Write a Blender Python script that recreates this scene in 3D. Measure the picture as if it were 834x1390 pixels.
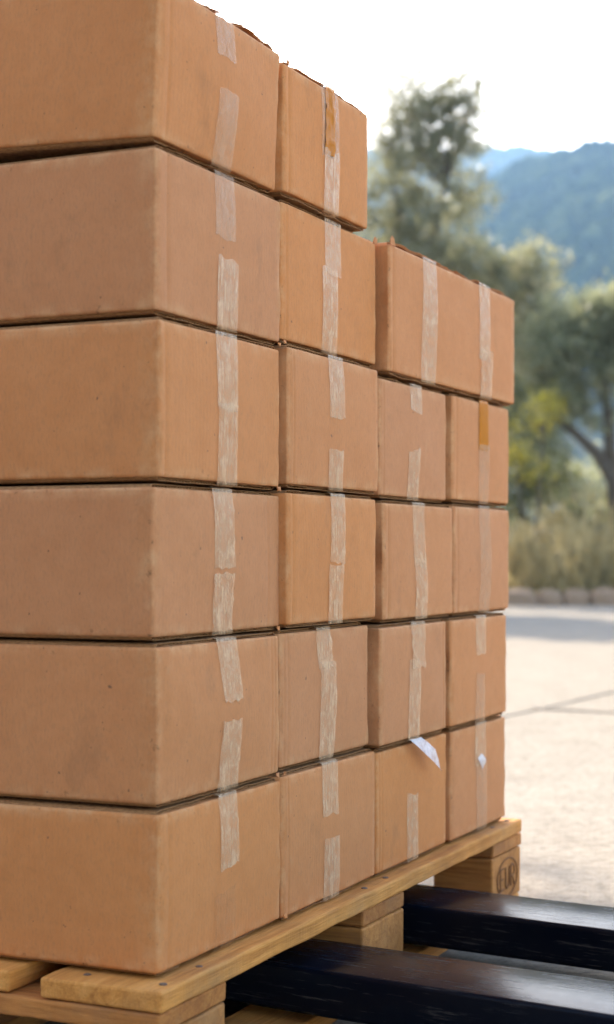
import bpy, bmesh, math, random
import numpy as np
from mathutils import Vector, noise, Matrix

for _o in list(bpy.data.objects):
    bpy.data.objects.remove(_o)
SC = bpy.context.scene
COL = SC.collection
rnd = random.Random(7)

# ------------------------------------------------------------------ camera
F, CX, HY = 2250.0, 417.0, 752.0          # focal length, centre and horizon in photograph pixels
HC = 0.5816                               # camera height (m)
cam = bpy.data.cameras.new('camera')
camo = bpy.data.objects.new('camera', cam); COL.objects.link(camo)
camo.location = (0, 0, HC); camo.rotation_euler = (math.pi/2, 0, 0)
cam.sensor_fit = 'HORIZONTAL'; cam.sensor_width = 36.0
cam.lens = F/834*36; cam.shift_y = 57/834
cam.clip_start = 0.05; cam.clip_end = 6000
cam.dof.use_dof = True; cam.dof.focus_distance = 2.02; cam.dof.aperture_fstop = 8.0
SC.camera = camo

# ------------------------------------------------------------------ light
SUN_EL = math.radians(31)
SH = Vector((-0.36, 0.93)).normalized()
S = Vector((SH.x*math.cos(SUN_EL), SH.y*math.cos(SUN_EL), math.sin(SUN_EL)))
w = bpy.data.worlds.new('World'); SC.world = w; w.use_nodes = True
nt = w.node_tree
sky = nt.nodes.new('ShaderNodeTexSky'); sky.sky_type = 'NISHITA'; sky.sun_disc = False
sky.sun_elevation = SUN_EL; sky.sun_rotation = math.atan2(SH.x, SH.y)
sky.dust_density = 2.0; sky.air_density = 1.0; sky.ozone_density = 1.0
bg = nt.nodes['Background']; bg.inputs['Strength'].default_value = 0.15
nt.links.new(sky.outputs[0], bg.inputs[0])
sl = bpy.data.lights.new('sun', 'SUN'); sl.energy = 3.2; sl.angle = math.radians(0.53); sl.color = (1, 0.92, 0.81)
so = bpy.data.objects.new('sun', sl); COL.objects.link(so)
so.rotation_euler = (-S).to_track_quat('-Z', 'Y').to_euler()
SC.view_settings.view_transform = 'Standard'; SC.view_settings.look = 'None'
SC.view_settings.gamma = 1.0; SC.view_settings.exposure = 2.66
SC.view_settings.use_white_balance = True; SC.view_settings.white_balance_temperature = 7100; SC.view_settings.white_balance_tint = 10
SC.view_settings.use_curve_mapping = False
SC.cycles.use_denoising = True
SC.cycles.max_bounces = 5; SC.cycles.diffuse_bounces = 3; SC.cycles.glossy_bounces = 2; SC.cycles.transmission_bounces = 2; SC.cycles.transparent_max_bounces = 24
SC.cycles.volume_bounces = 0

# ------------------------------------------------------------------ helpers
def link(name, me, mat=None, parent=None, smooth=False):
    o = bpy.data.objects.new(name, me); COL.objects.link(o)
    if mat is not None and not me.materials: me.materials.append(mat)
    if parent is not None: o.parent = parent
    if smooth:
        me.polygons.foreach_set('use_smooth', [True]*len(me.polygons))
    return o
def mesh(name, vs, fs):
    me = bpy.data.meshes.new(name); me.from_pydata(vs, [], fs); me.update(); return me
def empty(name, loc, rz=0):
    o = bpy.data.objects.new(name, None); COL.objects.link(o)
    o.location = loc; o.rotation_euler = (0, 0, rz); o.empty_display_size = 0.1
    return o
def tag(o, label, cat, group=None):
    o['label'] = label; o['category'] = cat
    if group: o['group'] = group
    return o
def pxw(x, y, Z):
    return Vector(((x-CX)/F*Z, Z, HC+(HY-y)/F*Z))
def nz(x, y=0.0, z=0.0):
    return noise.noise(Vector((x, y, z)))
def bevel_box(name, x0, x1, y0, y1, z0, z1, r=0.003, seg=2, jit=0.0, seed=0, cuts=0):
    bm = bmesh.new()
    vs = [bm.verts.new((x, y, z)) for x in (x0, x1) for y in (y0, y1) for z in (z0, z1)]
    for f in ((0,1,3,2),(4,6,7,5),(0,4,5,1),(2,3,7,6),(0,2,6,4),(1,5,7,3)):
        bm.faces.new([vs[i] for i in f])
    bmesh.ops.recalc_face_normals(bm, faces=bm.faces)
    if cuts:
        ln = [abs(x1-x0), abs(y1-y0), abs(z1-z0)]; ax = ln.index(max(ln))
        es = [e for e in bm.edges if abs((e.verts[0].co-e.verts[1].co)[ax]) > 1e-6]
        bmesh.ops.subdivide_edges(bm, edges=es, cuts=cuts, use_grid_fill=True)
    if r > 0:
        es = [e for e in bm.edges if len(e.link_faces) == 2 and e.calc_face_angle(0) > 0.5]
        bmesh.ops.bevel(bm, geom=es, offset=r, segments=seg, affect='EDGES', profile=0.5)
    if jit:
        for v in bm.verts:
            c = v.co*22 + Vector((seed*3.1, seed*1.7, 0))
            v.co += Vector((noise.noise(c), noise.noise(c+Vector((9,0,0))), noise.noise(c+Vector((0,9,0)))))*jit
    me = bpy.data.meshes.new(name); bm.to_mesh(me); bm.free()
    return me
def tube_path(pts, rads, seg=10, cap=True):
    vs, fs = [], []
    n = len(pts); pts = [Vector(p) for p in pts]
    prev = None
    for i, p in enumerate(pts):
        t = (pts[min(i+1, n-1)]-pts[max(i-1, 0)]).normalized()
        if prev is None:
            a = t.orthogonal().normalized()
        else:
            a = (prev - t*prev.dot(t)).normalized()
        prev = a; b = t.cross(a)
        for k in range(seg):
            an = 2*math.pi*k/seg
            vs.append(tuple(p+(a*math.cos(an)+b*math.sin(an))*rads[i]))
    for i in range(n-1):
        for k in range(seg):
            k2 = (k+1) % seg
            fs.append((i*seg+k, i*seg+k2, (i+1)*seg+k2, (i+1)*seg+k))
    if cap:
        fs.append(tuple(reversed(range(seg)))); fs.append(tuple(range((n-1)*seg, n*seg)))
    return vs, fs
def join_geo(parts):
    V, Fc = [], []
    for v, f in parts:
        o = len(V); V += list(v); Fc += [tuple(i+o for i in q) for q in f]
    return V, Fc

# ------------------------------------------------------------------ materials
class N:
    def __init__(s, name):
        s.m = bpy.data.materials.new(name); s.m.use_nodes = True; s.t = s.m.node_tree
        s.b = s.t.nodes['Principled BSDF']; s.out = s.t.nodes['Material Output']
        s.tc = s.t.nodes.new('ShaderNodeTexCoord')
    def n(s, t, **kw):
        d = s.t.nodes.new(t)
        for k, v in kw.items(): setattr(d, k, v)
        return d
    def l(s, a, b): s.t.links.new(a, b)
    def map(s, sc=(1,1,1), src='Object', off=None):
        m = s.n('ShaderNodeMapping'); s.l(s.tc.outputs[src], m.inputs[0]); m.inputs['Scale'].default_value = sc
        if off is not None: s.l(off, m.inputs['Location'])
        return m.outputs[0]
    def noise(s, vec, scale, detail=4, rough=0.55, dist=0.0):
        d = s.n('ShaderNodeTexNoise'); s.l(vec, d.inputs['Vector'])
        d.inputs['Scale'].default_value = scale; d.inputs['Detail'].default_value = detail
        d.inputs['Roughness'].default_value = rough; d.inputs['Distortion'].default_value = dist
        return d.outputs['Fac']
    def ramp(s, fac, stops):
        r = s.n('ShaderNodeValToRGB'); s.l(fac, r.inputs[0]); e = r.color_ramp.elements
        while len(e) < len(stops): e.new(0.5)
        for q, (p, c) in zip(e, stops):
            q.position = p; q.color = (*c, 1) if not isinstance(c, (int, float)) else (c, c, c, 1)
        return r.outputs[0]
    def mix(s, fac, a, b, mode='MIX'):
        d = s.n('ShaderNodeMix', data_type='RGBA', blend_type=mode)
        for i, x in ((0, fac), (6, a), (7, b)):
            if isinstance(x, (int, float)): d.inputs[i].default_value = x
            elif isinstance(x, tuple): d.inputs[i].default_value = (*x, 1)
            else: s.l(x, d.inputs[i])
        return d.outputs[2]
    def math(s, op, a, b=None, c=None):
        d = s.n('ShaderNodeMath', operation=op)
        for i, x in enumerate((a, b, c)):
            if x is None: continue
            if isinstance(x, (int, float)): d.inputs[i].default_value = x
            else: s.l(x, d.inputs[i])
        return d.outputs[0]
    def bump(s, h, strength=0.3, dist=0.001, nrm=None):
        d = s.n('ShaderNodeBump'); s.l(h, d.inputs['Height'])
        d.inputs['Strength'].default_value = strength; d.inputs['Distance'].default_value = dist
        if nrm is not None: s.l(nrm, d.inputs['Normal'])
        return d.outputs[0]
    def set(s, color=None, rough=None, normal=None, spec=None, alpha=None, metal=None):
        for k, v in (('Base Color', color), ('Roughness', rough), ('Normal', normal), ('Specular IOR Level', spec), ('Alpha', alpha), ('Metallic', metal)):
            if v is None: continue
            if isinstance(v, (int, float)): s.b.inputs[k].default_value = v
            elif isinstance(v, tuple): s.b.inputs[k].default_value = (*v, 1)
            else: s.l(v, s.b.inputs[k])
        return s.m

def mat_card():
    n = N('cardboard')
    oi = n.n('ShaderNodeObjectInfo')
    off = n.n('ShaderNodeCombineXYZ'); r10 = n.math('MULTIPLY', oi.outputs['Random'], 37.0)
    n.l(r10, off.inputs[0]); n.l(r10, off.inputs[2])
    v = n.map(off=off.outputs[0])
    big = n.noise(v, 5.0, 3, 0.5)
    mid = n.noise(v, 45.0, 4, 0.6)
    fib = n.noise(n.map((1.0, 1.0, 0.35), off=off.outputs[0]), 420.0, 4, 0.7)
    col = n.mix(big, (0.485, 0.168, 0.049), (0.56, 0.208, 0.067))
    col = n.mix(0.15, col, n.ramp(mid, [(0.3, (0.38, 0.135, 0.04)), (0.7, (0.64, 0.285, 0.11))]))
    col = n.mix(n.ramp(fib, [(0.30, 0.34), (0.52, 0.0)]), col, (0.25, 0.13, 0.06))
    # dark specks and grubby scuffs
    sp = n.noise(v, 130.0, 2, 0.5)
    col = n.mix(n.ramp(sp, [(0.235, 0.75), (0.26, 0.0)]), col, (0.09, 0.05, 0.03))
    sc = n.noise(n.map((1, 1, 0.5), off=off.outputs[0]), 16.0, 5, 0.65)
    col = n.mix(n.ramp(sc, [(0.60, 0.0), (0.72, 0.34)]), col, (0.26, 0.11, 0.045))
    col = n.mix(n.ramp(sc, [(0.26, 0.28), (0.36, 0.0)]), col, (0.62, 0.33, 0.15))
    hv = n.n('ShaderNodeHueSaturation'); n.l(col, hv.inputs['Color'])
    n.l(n.math('MULTIPLY_ADD', oi.outputs['Random'], 0.15, 0.91), hv.inputs['Value'])
    n.l(n.math('MULTIPLY_ADD', oi.outputs['Random'], 0.08, 0.95), hv.inputs['Saturation'])
    sx = n.n('ShaderNodeSeparateXYZ'); n.l(n.tc.outputs['Object'], sx.inputs[0])
    wob = n.math('MULTIPLY', n.noise(n.map((1, 1, 0.15), off=off.outputs[0]), 70.0, 3, 0.6), 9.0)
    fl = n.math('SINE', n.math('ADD', n.math('MULTIPLY', n.math('ADD', sx.outputs[0], sx.outputs[1]), 2*math.pi/0.0072), wob))
    flm = n.math('MULTIPLY', fl, n.ramp(n.noise(v, 9.0, 2), [(0.35, 0.0), (0.75, 1.0)]))
    ea = n.n('ShaderNodeAttribute', attribute_name='edge')
    wr = n.noise(v, 34.0, 6, 0.7)
    ew = n.math('MULTIPLY', ea.outputs['Fac'], n.ramp(wr, [(0.44, 0.0), (0.64, 0.55)]))
    cw_ = n.mix(ew, hv.outputs[0], (0.64, 0.36, 0.17))
    nick = n.math('MULTIPLY', ea.outputs['Fac'], n.ramp(n.noise(v, 75.0, 4, 0.7), [(0.30, 0.85), (0.37, 0.0)]))
    cw_ = n.mix(nick, cw_, (0.10, 0.045, 0.02))
    colf = n.mix(n.math('MULTIPLY_ADD', flm, 0.045, 0.045), cw_, (0.26, 0.13, 0.055))
    h = n.math('ADD', n.math('MULTIPLY', flm, 0.12), n.math('ADD', n.math('MULTIPLY', mid, 0.8), n.math('MULTIPLY', fib, 0.55)))
    return n.set(colf, 0.82, n.bump(h, 0.35, 0.0012), 0.25)
def mat_edge_shade():  # cut-edge brown, darkened to paint the seam shade into the colour
    n = N('cut_edge_seam_shade')
    f = n.noise(n.map((60, 60, 400)), 3.0, 4)
    return n.set(n.ramp(f, [(0.3, (0.17, 0.072, 0.026)), (0.7, (0.40, 0.19, 0.075))]), 0.9, None, 0.2)
def mat_tape(name, c, a0, a1, spec=0.2):
    n = N(name)
    st = n.noise(n.map((900, 900, 26)), 1.0, 5, 0.7, 0.6)
    bl = n.noise(n.map((1, 1, 1)), 60.0, 4, 0.6)
    k = n.math('ADD', n.math('MULTIPLY', st, 0.65), n.math('MULTIPLY', bl, 0.35))
    al = n.ramp(k, [(0.36, a0), (0.50, (a0+a1)/2), (0.60, a1)])
    return n.set(n.mix(bl, tuple(x*0.9 for x in c), c), 0.27, n.bump(k, 0.5, 0.001), spec, al)
def mat_wood(name, c0, c1, c2, ax=0, rough=0.8):
    n = N(name)
    oi = n.n('ShaderNodeObjectInfo'); off = n.n('ShaderNodeCombineXYZ')
    n.l(n.math('MULTIPLY', oi.outputs['Random'], 19.0), off.inputs[0]); n.l(n.math('MULTIPLY', oi.outputs['Random'], 7.0), off.inputs[1])
    sc = [26.0, 26.0, 26.0]; sc[ax] = 1.6
    g = n.noise(n.map(tuple(sc), off=off.outputs[0]), 3.0, 6, 0.65, 0.8)
    b = n.noise(n.map(off=off.outputs[0]), 9.0, 4, 0.6)
    sc2 = [220.0]*3; sc2[ax] = 9.0
    fine = n.noise(n.map(tuple(sc2)), 2.0, 3, 0.7)
    col = n.ramp(g, [(0.28, c0), (0.5, c1), (0.72, c2)])
    col = n.mix(n.ramp(b, [(0.35, 0.35), (0.6, 0.0)]), col, tuple(x*0.5 for x in c0))
    col = n.mix(n.ramp(fine, [(0.3, 0.35), (0.55, 0.0)]), col, tuple(x*0.55 for x in c0))
    col = n.mix(n.ramp(n.noise(n.map(off=off.outputs[0]), 4.0, 6, 0.7), [(0.50, 0.0), (0.70, 0.55)]), col, (0.20, 0.115, 0.06))
    saw = n.noise(n.map((500.0 if ax == 0 else 40, 500.0 if ax == 1 else 40, 12)), 1.0, 2)
    h = n.math('ADD', n.math('MULTIPLY', fine, 0.7), n.math('ADD', g, n.math('MULTIPLY', saw, 0.5)))
    return n.set(col, rough, n.bump(h, 0.6, 0.0022), 0.25)
def mat_paint():
    n = N('dark_blue_paint')
    s = n.noise(n.map((60, 4, 60)), 3.0, 6, 0.7)
    b = n.noise(n.map(), 14.0, 5, 0.65)
    col = n.mix(n.ramp(b, [(0.45, 0.0), (0.75, 0.6)]), (0.003, 0.0045, 0.009), (0.009, 0.009, 0.011))
    col = n.mix(n.ramp(s, [(0.57, 0.0), (0.68, 0.8)]), col, (0.060, 0.054, 0.050))
    rg = n.ramp(n.math('ADD', n.math('MULTIPLY', s, 0.6), n.math('MULTIPLY', b, 0.4)), [(0.35, 0.12), (0.65, 0.34)])
    n.b.inputs['IOR'].default_value = 1.22
    return n.set(col, rg, n.bump(n.math('ADD', s, b), 0.25, 0.0008), 0.35)
def mat_concrete():
    n = N('concrete_paving')
    v = n.map()
    a = n.noise(v, 0.35, 5, 0.6); b = n.noise(v, 5.0, 5, 0.65); c = n.noise(v, 38.0, 5, 0.7); d = n.noise(v, 150.0, 3, 0.7)
    col = n.mix(a, (0.215, 0.192, 0.160), (0.270, 0.242, 0.203))
    col = n.mix(n.ramp(b, [(0.35, 0.35), (0.6, 0.0)]), col, (0.145, 0.122, 0.10))
    col = n.mix(n.ramp(c, [(0.33, 0.5), (0.52, 0.0)]), col, (0.07, 0.061, 0.052))
    col = n.mix(n.ramp(c, [(0.56, 0.0), (0.72, 0.4)]), col, (0.33, 0.30, 0.255))
    col = n.mix(n.ramp(d, [(0.33, 0.5), (0.5, 0.0)]), col, (0.08, 0.07, 0.06))
    h = n.math('ADD', n.math('MULTIPLY', c, 1.0), n.math('MULTIPLY', d, 0.4))
    return n.set(col, 1.0, n.bump(h, 0.45, 0.010), 0.0)
def mat_earth(name, c0, c1):
    n = N(name); v = n.map()
    a = n.noise(v, 0.8, 6, 0.65); b = n.noise(v, 25.0, 4, 0.65)
    col = n.mix(n.ramp(a, [(0.3, 0.0), (0.7, 1.0)]), c0, c1)
    col = n.mix(n.ramp(b, [(0.35, 0.5), (0.6, 0.0)]), col, tuple(x*0.45 for x in c0))
    return n.set(col, 0.95, n.bump(b, 0.8, 0.03), 0.1)
def mat_leaf(name, c0, c1, c2, trans=0.35, tc=(0.16, 0.19, 0.04)):
    n = N(name)
    at = n.n('ShaderNodeAttribute', attribute_name='tint')
    col = n.ramp(at.outputs['Fac'], [(0.0, c0), (0.5, c1), (1.0, c2)])
    n.set(col, 0.5 if trans > 0 else 0.95, None, 0.3 if trans > 0 else 0.0)
    tr = n.n('ShaderNodeBsdfTranslucent'); n.l(n.mix(0.5, col, tc), tr.inputs[0])
    ms = n.n('ShaderNodeMixShader'); ms.inputs[0].default_value = trans
    n.l(n.b.outputs[0], ms.inputs[1]); n.l(tr.outputs[0], ms.inputs[2]); n.l(ms.outputs[0], n.out.inputs[0])
    return n.m
def mat_flat(name, c, rough=0.7, scale=20.0, var=0.25, spec=0.3, metal=0.0):
    n = N(name); a = n.noise(n.map(), scale, 4, 0.6)
    col = n.mix(a, tuple(x*(1-var) for x in c), tuple(min(1, x*(1+var)) for x in c))
    return n.set(col, rough, n.bump(a, 0.3, 0.003), spec, None, metal)

M_CARD = mat_card(); M_EDGE_SHADE = mat_edge_shade()
M_TAPE = mat_tape('clear_tape', (0.86, 0.56, 0.33), 0.06, 0.60, 0.28)
M_TAPEF = mat_tape('faint_tape', (0.74, 0.46, 0.27), 0.08, 0.42)
M_AMBER = mat_tape('amber_tape', (0.50, 0.155, 0.006), 0.85, 1.0, 0.04)
M_WHITE = mat_tape('milky_tape', (0.78, 0.72, 0.72), 0.35, 0.85)
M_GLINT = mat_tape('crumpled_tape', (0.64, 0.33, 0.16), 0.0, 0.22, 0.12)
M_WOODX = mat_wood('pallet_wood_long', (0.40, 0.135, 0.026), (0.62, 0.245, 0.052), (0.72, 0.32, 0.085), 0)
M_WOODY = mat_wood('pallet_wood_cross', (0.27, 0.085, 0.020), (0.46, 0.165, 0.038), (0.55, 0.225, 0.06), 1)
M_BLOCK = mat_wood('pallet_block_wood', (0.29, 0.10, 0.024), (0.48, 0.185, 0.044), (0.58, 0.25, 0.07), 1)
M_STAMP = mat_flat('burnt_stamp', (0.19, 0.075, 0.025), 0.9, 200.0)
M_PAINT = mat_paint()
M_RUBBER = mat_flat('wheel_rubber', (0.03, 0.03, 0.03), 0.7)
M_STEEL = mat_flat('worn_steel', (0.45, 0.45, 0.46), 0.35, 60.0, 0.2, 0.5, 1.0)
M_CONC = mat_concrete()
M_CRACK = mat_flat('crack_dirt', (0.055, 0.045, 0.038), 0.95)
M_EARTH = mat_earth('dry_earth', (0.19, 0.125, 0.07), (0.27, 0.20, 0.115))
M_STONE = mat_flat('kerb_stone', (0.24, 0.15, 0.095), 0.9, 9.0, 0.35)
M_BARK = mat_flat('olive_bark', (0.075, 0.058, 0.042), 0.95, 14.0, 0.5)
M_OLIVE = mat_leaf('olive_leaf', (0.085, 0.092, 0.052), (0.19, 0.19, 0.118), (0.42, 0.38, 0.26), 0.5, (0.24, 0.24, 0.10))
M_OLIVE2 = mat_leaf('pale_olive_leaf', (0.095, 0.105, 0.056), (0.21, 0.215, 0.125), (0.42, 0.40, 0.26), 0.5, (0.25, 0.26, 0.11))
M_YELLOW = mat_leaf('yellow_green_leaf', (0.17, 0.16, 0.03), (0.34, 0.29, 0.04), (0.52, 0.42, 0.07), 0.55, (0.50, 0.42, 0.05))
M_DARKL = mat_leaf('dark_leaf', (0.04, 0.05, 0.025), (0.085, 0.095, 0.045), (0.17, 0.17, 0.085), 0.45)
M_STRAW = mat_leaf('straw', (0.20, 0.14, 0.055), (0.37, 0.28, 0.13), (0.50, 0.40, 0.21), 0.4, (0.40, 0.30, 0.12))
M_DRYG = mat_leaf('dry_green', (0.11, 0.085, 0.04), (0.20, 0.15, 0.07), (0.30, 0.23, 0.11), 0.35, (0.25, 0.18, 0.07))
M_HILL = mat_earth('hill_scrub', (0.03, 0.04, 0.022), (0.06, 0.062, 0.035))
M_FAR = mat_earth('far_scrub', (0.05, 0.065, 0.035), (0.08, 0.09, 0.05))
M_FOREST = mat_leaf('forest_crown', (0.012, 0.022, 0.012), (0.022, 0.034, 0.017), (0.042, 0.052, 0.026), 0.0)

# ------------------------------------------------------------------ stack frame
W0 = 0.294
TH = math.atan((1453-CX)/F)
U = Vector((math.sin(TH), math.cos(TH))); V = Vector((-math.cos(TH), math.sin(TH)))
D0 = 4*W0*U.y/0.629
O = Vector(((210-CX)/F*D0, D0))
RZ = math.atan2(U.y, U.x)
ZS = 1243*D0/F
ZP = HC - 0.4665*ZS                       # top of pallet deck
def s_of(x, p):
    t = (x-CX)/F
    return (t*(O.y-V.y*p) - O.x + V.x*p)/(U.x-U.y*t)
def z_of(s, p, y):
    return HC + (HY-y)/F*(O.y+U.y*s-V.y*p)
def world(s, p, z):
    q = O + U*s - V*p
    return Vector((q.x, q.y, z))

# ------------------------------------------------------------------ ground
def sheet(name, pts, z, mat, parent=None):
    return link(name, mesh(name, [(x, y, z) for x, y in pts], [tuple(range(len(pts)))]), mat, parent)
g = sheet('ground', [(-2500, -2500), (2500, -2500), (2500, 2500), (-2500, 2500)], -0.03, M_EARTH); g['kind'] = 'structure'
YF = 18.6                                                     # far edge of the paving
def gpt(x, y):
    Z = F*HC/(y-HY); return Vector(((x-CX)/F*Z, Z))
A, B = gpt(695, 971), gpt(834, 940)
d = (B-A).normalized(); nn = Vector((d.y, -d.x))              # nn to the right of the joint
def jl(t, off): q = A + d*t + nn*off; return (q.x, q.y)
tF = lambda off: (YF - A.y - nn.y*off)/d.y
road = bpy.data.objects.new('road', mesh('road', [(-40, -40, -0.012), (40, -40, -0.012), (40, YF-0.02, -0.012), (-40, YF-0.02, -0.012)], [(0,1,2,3)]))
COL.objects.link(road); road.data.materials.append(M_CRACK); road['kind'] = 'structure'
def slab(side):
    hw = 0.011; t = -22.0; pts = []
    while t < tF(0):
        o = side*hw + 0.012*nz(t*1.7, 3.3) + 0.006*nz(t*9, 1.0) + side*0.006*max(0, nz(t*0.9, 7.7))
        pts.append(jl(t, o)); t += 0.11
    e = jl(tF(side*hw), side*hw); pts.append((e[0], YF))
    far = [(38*side, YF), (38*side, -25)]
    poly = pts + far + [(pts[0][0], -25)]
    if side < 0: poly = list(reversed(poly))
    poly = list(reversed(poly))
    n = len(poly); vs = [(x, y, 0) for x, y in poly] + [(x, y, -0.011) for x, y in poly]
    fs = [tuple(range(n))] + [(i, i+n, (i+1) % n+n, (i+1) % n) for i in range(n)]
    me = mesh('concrete_slab', vs, fs)
    bm = bmesh.new(); bm.from_mesh(me); bmesh.ops.recalc_face_normals(bm, faces=bm.faces); bm.to_mesh(me); bm.free()
    return link('concrete_slab', me, M_CONC, road)
slab(1); slab(-1)
c0 = gpt(722, 963); cr = []
pp = [gpt(722, 962), gpt(745, 963.5), gpt(770, 964), gpt(800, 966), gpt(834, 968), gpt(900, 972)]
vs, fs = [], []
for i, q in enumerate(pp):
    k = 0.035*(1-i/7)+0.008
    vs += [(q.x, q.y-k, 0.004), (q.x+0.004, q.y+k*0.6, 0.004)]
for i in range(len(pp)-1): fs.append((2*i, 2*i+2, 2*i+3, 2*i+1))
link('crack', mesh('crack', vs, fs), M_CRACK, road)

# ------------------------------------------------------------------ pallet
PL = 1.20; PX0 = 1.164-PL; PQ = 0.029
pal = empty('wooden_pallet', world(PX0, PQ, 0), RZ)
tag(pal, 'pale wooden block pallet carrying the stack of cardboard boxes', 'pallet')
dt = 0.022; zt = ZP
y = 0.0
for i, wd in enumerate((0.145, 0.10, 0.145, 0.10, 0.145)):
    link('deck_board', bevel_box('deck_board', 0.0+0.004*(i % 2), PL-0.004, y, y+wd, zt-dt, zt, 0.003, 2, 0.0016, i, 40), M_WOODX, pal)
    y += wd+0.04125
for i, x0 in enumerate((0.0, PL/2-0.0725, PL-0.145+0.004)):
    link('stringer_board', bevel_box('stringer_board', x0, x0+0.145, 0.003, 0.797, zt-2*dt-0.0005, zt-dt-0.001, 0.003, 2, 0.0022, 10+i, 30), M_WOODY, pal)
for j, (y0, dp) in enumerate(((0.004, 0.1), (0.3275, 0.145), (0.696, 0.1))):
    for i, x0 in enumerate((0.0, PL/2-0.0725, PL-0.145)):
        b = link('block', bevel_box('block', x0, x0+0.145, y0, y0+dp, 0.0225, zt-2*dt-0.0015, 0.003, 2, 0.0012, 20+i+3*j, 6), M_BLOCK, pal)
        if j == 0 and i == 2:
            # burnt oval stamp with letters on the outer face
            parts = []
            cxx, czz = x0+0.074, 0.0225+0.036
            def bar(p, q, wd=0.003):
                (x1, z1), (x2, z2) = p, q
                dx, dz = x2-x1, z2-z1; L = math.hypot(dx, dz) or 1; nx_, nz_ = -dz/L*wd/2, dx/L*wd/2
                yy = y0-0.0016
                v4 = [(x1+nx_, yy, z1+nz_), (x2+nx_, yy, z2+nz_), (x2-nx_, yy, z2-nz_), (x1-nx_, yy, z1-nz_)]
                v8 = v4 + [(a, yy+0.003, c) for a, _, c in v4]
                parts.append((v8, [(0,1,2,3), (4,7,6,5), (0,4,5,1), (1,5,6,2), (2,6,7,3), (3,7,4,0)]))
            ring = [(cxx+0.052*math.cos(a), czz+0.031*math.sin(a)) for a in [2*math.pi*k/36 for k in range(37)]]
            for k in range(36): bar(ring[k], ring[k+1], 0.0026)
            def glyph(gx, strokes):
                for st in strokes:
                    for k in range(len(st)-1):
                        bar((gx+st[k][0]*0.018, czz-0.017+st[k][1]*0.034), (gx+st[k+1][0]*0.018, czz-0.017+st[k+1][1]*0.034), 0.0026)
            R_ = [[(0,0),(0,1),(0.7,1),(1,0.85),(1,0.62),(0.7,0.48),(0,0.48)], [(0.5,0.48),(1,0)]]
            glyph(cxx-0.036, [[(1,1),(0,1),(0,0),(1,0)], [(0,0.52),(0.8,0.52)]])
            glyph(cxx-0.009, [[(0,1),(0,0.2),(0.3,0),(0.7,0),(1,0.2),(1,1)]])
            glyph(cxx+0.018, R_)
            vs, fs = join_geo(parts)
            link('stamp', mesh('stamp', vs, fs), M_STAMP, b)
nv, nf_ = tube_path([(0, 0, -0.004), (0, 0, 0.0006), (0, 0, 0.0012)], [0.0042, 0.0042, 0.003], 10)
nail_me = mesh('nail', nv, nf_); nail_me.materials.append(mat_flat('rusty_nail', (0.12, 0.07, 0.045), 0.6, 300.0, 0.3, 0.4))
for xn in (0.03, 0.105, PL/2-0.04, PL/2+0.035, PL-0.11, PL-0.035):
    for yn in (0.016, 0.105):
        no = bpy.data.objects.new('nail', nail_me); COL.objects.link(no); no.parent = pal; no.location = (xn+0.004*nz(xn*50, yn), yn+0.003*nz(yn*80, xn*9), zt)
for i, y0 in enumerate((0.004, 0.3275, 0.696)):
    dp = 0.145 if i == 1 else 0.1
    link('bottom_board', bevel_box('bottom_board', 0.001, PL-0.001, y0+0.001, y0+dp-0.001, 0.0, 0.022, 0.003, 2, 0.0012, 40+i, 30), M_WOODX, pal)

# ------------------------------------------------------------------ boxes
FT = 0.0042                                # thickness of a cardboard flap
def bulge(bx, x, z):
    w_, h_ = bx['w'], bx['h']
    a = max(0.0, min(1.0, x/w_)); c = max(0.0, min(1.0, z/h_))
    e = (math.sin(math.pi*a)*math.sin(math.pi*c))**0.75 if 0 < a < 1 and 0 < c < 1 else 0
    sd = bx['seed']
    return bx['b']*e + 0.0011*nz(x*14+sd, z*14, sd) * min(1, 8*a, 8*(1-a)) + 0.0055*nz(x*5+sd, z*6, sd*2)*e
def side_bulge(bx, y, z):
    d_, h_ = bx['d'], bx['h']
    a = y/d_; c = z/h_
    e = (max(0, math.sin(math.pi*a))*max(0, math.sin(math.pi*c)))**0.8
    sd = bx['seed']+5
    return (bx['b']*0.8+0.004*nz(y*4+sd, z*5, sd))*e + 0.0008*nz(y*12+sd, z*12, sd)
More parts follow.
